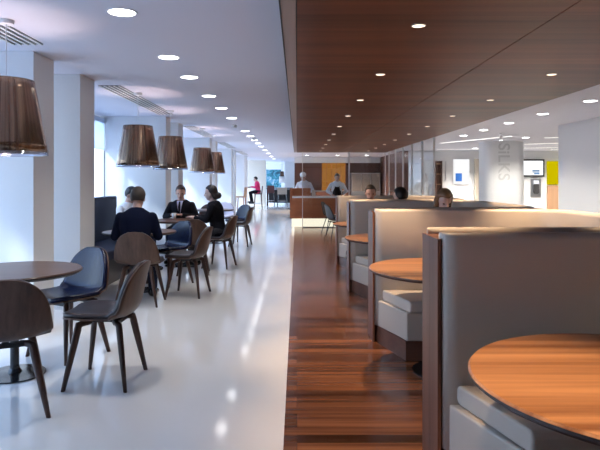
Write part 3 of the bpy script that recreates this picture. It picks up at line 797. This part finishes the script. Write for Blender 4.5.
def person(label, loc, rz, top, legs, hair, skin='skin', style='short', lean=.10, sit=True, head_pitch=0., head_yaw=0., seat=.455,
           lh=None, rh=None, le=None, re=None, lk=None, rk=None, la=None, ra=None, female=False, collar=None, shoe='black', long=False,
           apron=None, cap=None, vox=.0085, scale=1.0, twist=0.):
    """sits facing +Y; lh/rh hands, le/re elbows, lk/rk knees, la/ra ankles in local metres"""
    z0 = seat+.095
    sw = .175 if female else .195
    up = lambda s, x=0., f=0.: Vector((x, lean*s*1.15+f, z0+s*.95))         # s metres up the spine
    hipL, hipR = Vector((-.09, 0, z0)), Vector((.09, 0, z0))
    if sit:
        lk = v3(lk or (-.11, .42, seat+.06)); rk = v3(rk or (.11, .42, seat+.06))
        la = v3(la or (-.12, .40, .085)); ra = v3(ra or (.12, .40, .085))
    else:
        lk = v3(lk or (-.09, .03, z0*.52)); rk = v3(rk or (.09, .03, z0*.52)); la = v3(la or (-.10, 0, .085)); ra = v3(ra or (.10, 0, .085))
    shL, shR = up(.408, -sw*.92), up(.408, sw*.92)
    le = v3(le or (-.26, .10, z0+.19)); re = v3(re or (.26, .10, z0+.19))
    lh = v3(lh or (-.10, .34, z0+.20)); rh = v3(rh or (.10, .34, z0+.20))
    neck0, neck1 = up(.50), up(.532, 0, .02)
    hm = Matrix.Translation(neck1) @ Matrix.Rotation(head_yaw, 4, 'Z') @ Matrix.Rotation(head_pitch, 4, 'X')
    HP = lambda x, y, z: hm @ Vector((x, y, z))
    hc = (0, .018, .095)
    # torso rings as ellipses
    def torso(bm, g=0., z_from=-.10, z_to=.52):
        prof = [(-.10, .13, .105), (-.04, .165 if not female else .17, .125), (.06, .155 if not female else .15, .112), (.16, .148 if not female else .128, .105), (.28, .168 if not female else .15, .118),
                (.38, .182 if not female else .162, .118), (.44, .168 if not female else .148, .10), (.475, .125, .085), (.50, .085, .07), (.52, .062, .058)]
        rings = []
        for s, rx, ry in prof:
            if s < z_from-.001 or s > z_to+.001: continue
            c = up(s); rings.append([c+Vector(((rx+g)*math.cos(2*PI*k/24), (ry+g)*math.sin(2*PI*k/24), -lean*1.0*(ry+g)*math.sin(2*PI*k/24))) for k in range(24)])
        loft(bm, rings)
    bm = BM()
    torso(bm, -.008)
    capsule(bm, neck0-Vector((0, 0, .03)), neck1+Vector((0, 0, .02)), .056 if not female else .048, .052 if not female else .045, 16)
    for sh, el, ha, s in ((shL, le, lh, 1), (shR, re, rh, -1)):
        capsule(bm, sh, el, .048, .038); capsule(bm, el, ha, .037, .026)
        dd = (ha-el).normalized(); capsule(bm, ha, ha+dd*.02, .026, .022)
        hand(bm, ha+dd*.015, dd, (0, 0, 1), s)
    for hp, k, an in ((hipL, lk, la), (hipR, rk, ra)):
        capsule(bm, hp, k, .082, .058, 16); capsule(bm, k, an, .055, .037, 14)
        f = Vector((k.x-hp.x, k.y-hp.y, 0)) if sit else Vector((0, 1, 0))
        f.normalize(); capsule(bm, an+Vector((0, 0, -.04)), an+f*.15+Vector((0, 0, -.055)), .04, .03)
    # head: skull, jaw, nose, ears, brow
    ellip(bm, (0, .012, .125), (.074, .092, .092), hm)
    ellip(bm, (0, .036, .062), (.058, .066, .080), hm)
    ellip(bm, (0, .070, .012), (.026, .022, .020), hm)
    capsule(bm, HP(0, .098, .112), HP(0, .118, .072), .011, .015, 10)
    for s in (-1, 1):
        ellip(bm, (s*.076, .005, .088), (.010, .020, .032), hm)
        capsule(bm, HP(s*.018, .097, .124), HP(s*.046, .083, .122), .010, .008, 8)
    body = remeshed('person', bm, M[skin], vox, smooth=3)
    tag(body, label, 'person'); body.location = loc; body.rotation_euler = (0, 0, rz); body.scale = (scale,)*3
    # eyes and mouth
    for s in (-1, 1):
        bm = BM(); ellip(bm, (s*.031, .090, .104), (.013, .010, .008), hm); obj('eye', bm, M['eye'], body, smooth=True)
    bm = BM(); ellip(bm, (0, .0985, .044), (.023, .008, .007), hm); obj('mouth', bm, M['lip'], body, smooth=True)
    # hair: a skull cap that dives under the skin over the face
    def hf(d):
        face = d.y > .30 and d.z < .40+.2*(d.y-.3)
        low = d.z < (-.62 if long else -.70)
        side = d.y > .05 and d.z < -.05
        return .80 if (face or low or side) else 1.0
    bm = BM()
    ellip(bm, (0, .004, .130), (.087, .107, .109), hm, 40, 28, hf)
    if style == 'long':
        for s in (-1, 1):
            capsule(bm, HP(s*.066, -.01, .14), HP(s*.074, .01, .0), .036, .032, 12)
        ellip(bm, (0, -.055, .05), (.085, .062, .115), hm)
    if style == 'bun':
        for s in (-1, 1): capsule(bm, HP(s*.06, -.005, .13), HP(s*.055, -.045, .055), .03, .03, 12)
        ellip(bm, (0, -.105, .055), (.055, .052, .055), hm); ellip(bm, (0, -.06, .06), (.07, .06, .07), hm)
    hr = remeshed('hair', bm, M[hair], .007, body, 2)
    # upper garment
    bm = BM(); torso(bm, .012, -.10, .50 if collar or female else .52)
    for sh, el, ha in ((shL, le, lh), (shR, re, rh)):
        capsule(bm, sh, el, .060, .052, 14); capsule(bm, el, el.lerp(ha, .90), .051, .037, 14)
    capsule(bm, up(.45, -.05), up(.475, 0), .06, .06); capsule(bm, up(.45, .05), up(.475, 0), .06, .06)
    o = remeshed('jacket' if collar else ('apron_top' if apron else 'top'), bm, M[top], .010, body, 5)
    if collar:   # open jacket: shirt front wedge with lapels
        bm = BM()
        pts = [(-.052, .495, .055), (.052, .495, .055), (.03, .38, .118), (0, .25, .134), (-.03, .38, .118)]
        fr = [bm.verts.new(up(s, x)+Vector((0, f+.034, -lean*f))) for x, s, f in pts]; bk = [bm.verts.new(up(s, x*1.05)+Vector((0, f-.03, -lean*f))) for x, s, f in pts]
        bm.faces.new(fr); bm.faces.new(bk[::-1])
        for i in range(5): bm.faces.new((fr[i], bk[i], bk[(i+1) % 5], fr[(i+1) % 5]))
        obj('shirt_front', bm, M[collar], body)
        bm = BM(); loft(bm, [[up(s, x)+Vector((0, f+.044+e, -lean*f)) for x, e in ((-w, 0), (w, 0), (w, -.02), (-w, -.02))] for s, w, f in ((.485, .012, .068), (.40, .017, .112), (.26, .010, .130))]); obj('tie', bm, M['suit'], body)
    # lower garment
    bm = BM()
    for hp, k, an in ((hipL, lk, la), (hipR, rk, ra)):
        capsule(bm, hp, k, .095, .071, 16); capsule(bm, k, k.lerp(an, .93), .069, .055, 14)
    ellip(bm, (0, -.01, z0-.01), (.18, .13, .10))
    remeshed('skirt' if legs == 'skirt' else 'trousers', bm, M[legs], .011, body, 4)
    for hp, k, an in ((hipL, lk, la), (hipR, rk, ra)):
        f = Vector((k.x-hp.x, k.y-hp.y, 0)) if sit else Vector((0, 1, 0))
        f.normalize(); bm = BM()
        capsule(bm, an+Vector((0, 0, -.035))-f*.03, an+f*.17+Vector((0, 0, -.05)), .05, .034, 14); capsule(bm, an, an+Vector((0, 0, -.03)), .046, .05)
        remeshed('shoe', bm, M[shoe], .010, body, 3)
    if apron:
        bm = BM(); rings = []
        for s, w in ((-.20, .17), (.0, .165), (.2, .15), (.40, .11)):
            rings.append([up(s, w*math.sin(a))+Vector((0, (.160+e)*math.cos(a), -lean*.16*math.cos(a))) for e, aa in ((.0, (-1.1, -.5, 0, .5, 1.1)), (.012, (1.1, .5, 0, -.5, -1.1))) for a in aa])
        loft(bm, rings); obj('apron', bm, M[apron], body)
    if cap:
        bm = BM(); ellip(bm, (0, .0, .18), (.098, .112, .085), hm); obj('chef_cap', bm, M[cap], body, smooth=True)
    return body

person('man in a navy sweater seated with his back to us at a round table', (-1.825, 6.55, 0), R(2), 'sweater', 'trouser', 'hairgrey', lean=.18, head_pitch=-.18,
       le=(-.245, .10, .74), re=(.245, .10, .74), lh=(-.14, .33, .80), rh=(.14, .33, .80), seat=.475)
person('man in a black suit and pale shirt facing us, hands together at the table', (-1.985, 10.12, 0), R(176), 'suit', 'suit', 'hairbrown', lean=.16, head_pitch=-.25, head_yaw=.18,
       collar='lilacshirt', le=(-.27, .10, .76), re=(.27, .12, .76), lh=(-.055, .30, .80), rh=(.10, .30, .80), seat=.475)
person('dark-haired woman in black sitting in profile, facing left across the table', (-1.25, 9.30, 0), R(84), 'suit', 'skirt', 'hairdark', 'skinpale', 'bun', lean=.14, head_pitch=-.08, female=True,
       le=(-.22, .14, .76), re=(.22, .14, .76), lh=(-.12, .36, .79), rh=(.06, .36, .79), seat=.475)
person('person in a white shirt on the banquette, partly hidden behind the navy sweater man', (-2.66, 9.0, 0), R(-110), 'shirt', 'trouser', 'hairdark', lean=.1, head_pitch=-.3, seat=.46,
       lh=(-.12, .36, .79), rh=(.12, .36, .79))
person('person in a bright pink top on a bar stool at the far end', (-1.95, 29.3, 0), R(84), 'pink', 'suit', 'hairdark', lean=.12, head_pitch=-.25, seat=.765, vox=.011,
       la=(-.10, .34, .36), ra=(.10, .30, .30), lk=(-.11, .40, .78), rk=(.11, .40, .78), lh=(-.1, .36, 1.08), rh=(.1, .36, 1.08))
person('man with short greying hair and dark jacket facing us in the farthest booth', (1.13, 9.02, .005), R(180), 'suit', 'suit', 'hairgrey', lean=.02, head_pitch=-.12, seat=.475,
       la=(-.10, .42, .085), ra=(.34, .12, .27), rk=(.16, .42, .53))
person('dark-haired man in black, head turned away, in the farthest booth', (1.41, 7.62, .005), R(15), 'suit', 'suit', 'hairdark', lean=.10, head_pitch=-.2, head_yaw=.5, seat=.455)
person('blonde woman looking down, seated in the third booth', (1.66, 6.72, .005), R(172), 'suit', 'suit', 'hairblond', 'skinpale', 'long', lean=.10, head_pitch=-.6, head_yaw=.3, female=True, long=True, seat=.475)
person('cook in a pale shirt and dark apron leaning over the counter', (1.25, 18.42, 0), R(180), 'shirt', 'suit', 'hairbrown', lean=.42, sit=False, seat=.78, head_pitch=-.25,
       le=(-.30, .16, 1.05), re=(.30, .16, 1.05), lh=(-.16, .38, .95), rh=(.16, .38, .95), apron='suit', vox=.011)
person('cook in white with a white cap at the left end of the counter', (.26, 18.55, 0), R(165), 'shirt', 'shirt', 'hairgrey', lean=.30, sit=False, seat=.80, head_pitch=-.4,
       le=(-.28, .12, 1.08), re=(.28, .12, 1.08), lh=(-.14, .30, .98), rh=(.14, .30, .98), cap='white', vox=.011)
# cup in the suited man's hands and small things on tables
t = thing('paper_cup', 'white cup on the table in front of the suited man', 'cup', (-2.03, 9.63, .7425))
bm = BM(); lathe(bm, [(.027, 0), (.036, .09), (.033, .09), (.025, .004)], 24); obj('body', bm, M['white'], t, smooth=True)
bm = BM(); lathe(bm, [(.037, .085), (.038, .092), (.033, .098), (0, .098)], 24); obj('lid', bm, M['white'], t)

# ------------------------------------------------------------------ light, sky, camera
w = bpy.data.worlds.new('sky'); S.world = w; w.use_nodes = True
N, L = w.node_tree.nodes, w.node_tree.links
bg = N['Background']
tc = N.new('ShaderNodeTexCoord'); sp = N.new('ShaderNodeSeparateXYZ'); L.new(tc.outputs['Generated'], sp.inputs[0])
rp = N.new('ShaderNodeValToRGB'); e = rp.color_ramp.elements
e[0].position = .45; e[0].color = (.45, .60, .85, 1); e[1].position = .75; e[1].color = (.36, .58, 1, 1)
k = e.new(.54); k.color = (.62, .80, 1, 1)
mr = N.new('ShaderNodeMapRange'); mr.inputs['From Min'].default_value = -1; L.new(sp.outputs['Z'], mr.inputs['Value'])
L.new(mr.outputs['Result'], rp.inputs[0]); L.new(rp.outputs[0], bg.inputs['Color']); bg.inputs['Strength'].default_value = 5
sun = bpy.data.lights.new('sun', 'SUN'); sun.energy = 3.3; sun.angle = R(5); sun.color = (.80, .90, 1)
so = bpy.data.objects.new('sun', sun); C.objects.link(so)
so.rotation_euler = Vector((1, 2.2, -1.15)).to_track_quat('-Z', 'Y').to_euler()

cam = bpy.data.cameras.new('camera'); co = bpy.data.objects.new('camera', cam); C.objects.link(co)
co.location = (0, 0, H); co.rotation_euler = (R(90), 0, 0)
cam.sensor_width = 36; cam.lens = F/600*36; cam.shift_x = 3/600; cam.shift_y = -44/600
cam.clip_start = .05; cam.clip_end = 200
S.camera = co
S.view_settings.view_transform = 'Standard'; S.view_settings.look = 'None'; S.view_settings.gamma = 1; S.view_settings.exposure = 0.0
S.view_settings.use_curve_mapping = False
S.cycles.use_denoising = True
S.cycles.max_bounces = 8; S.cycles.diffuse_bounces = 5; S.cycles.transparent_max_bounces = 16
S.cycles.sample_clamp_indirect = 6
S.cycles.caustics_reflective = False; S.cycles.caustics_refractive = False
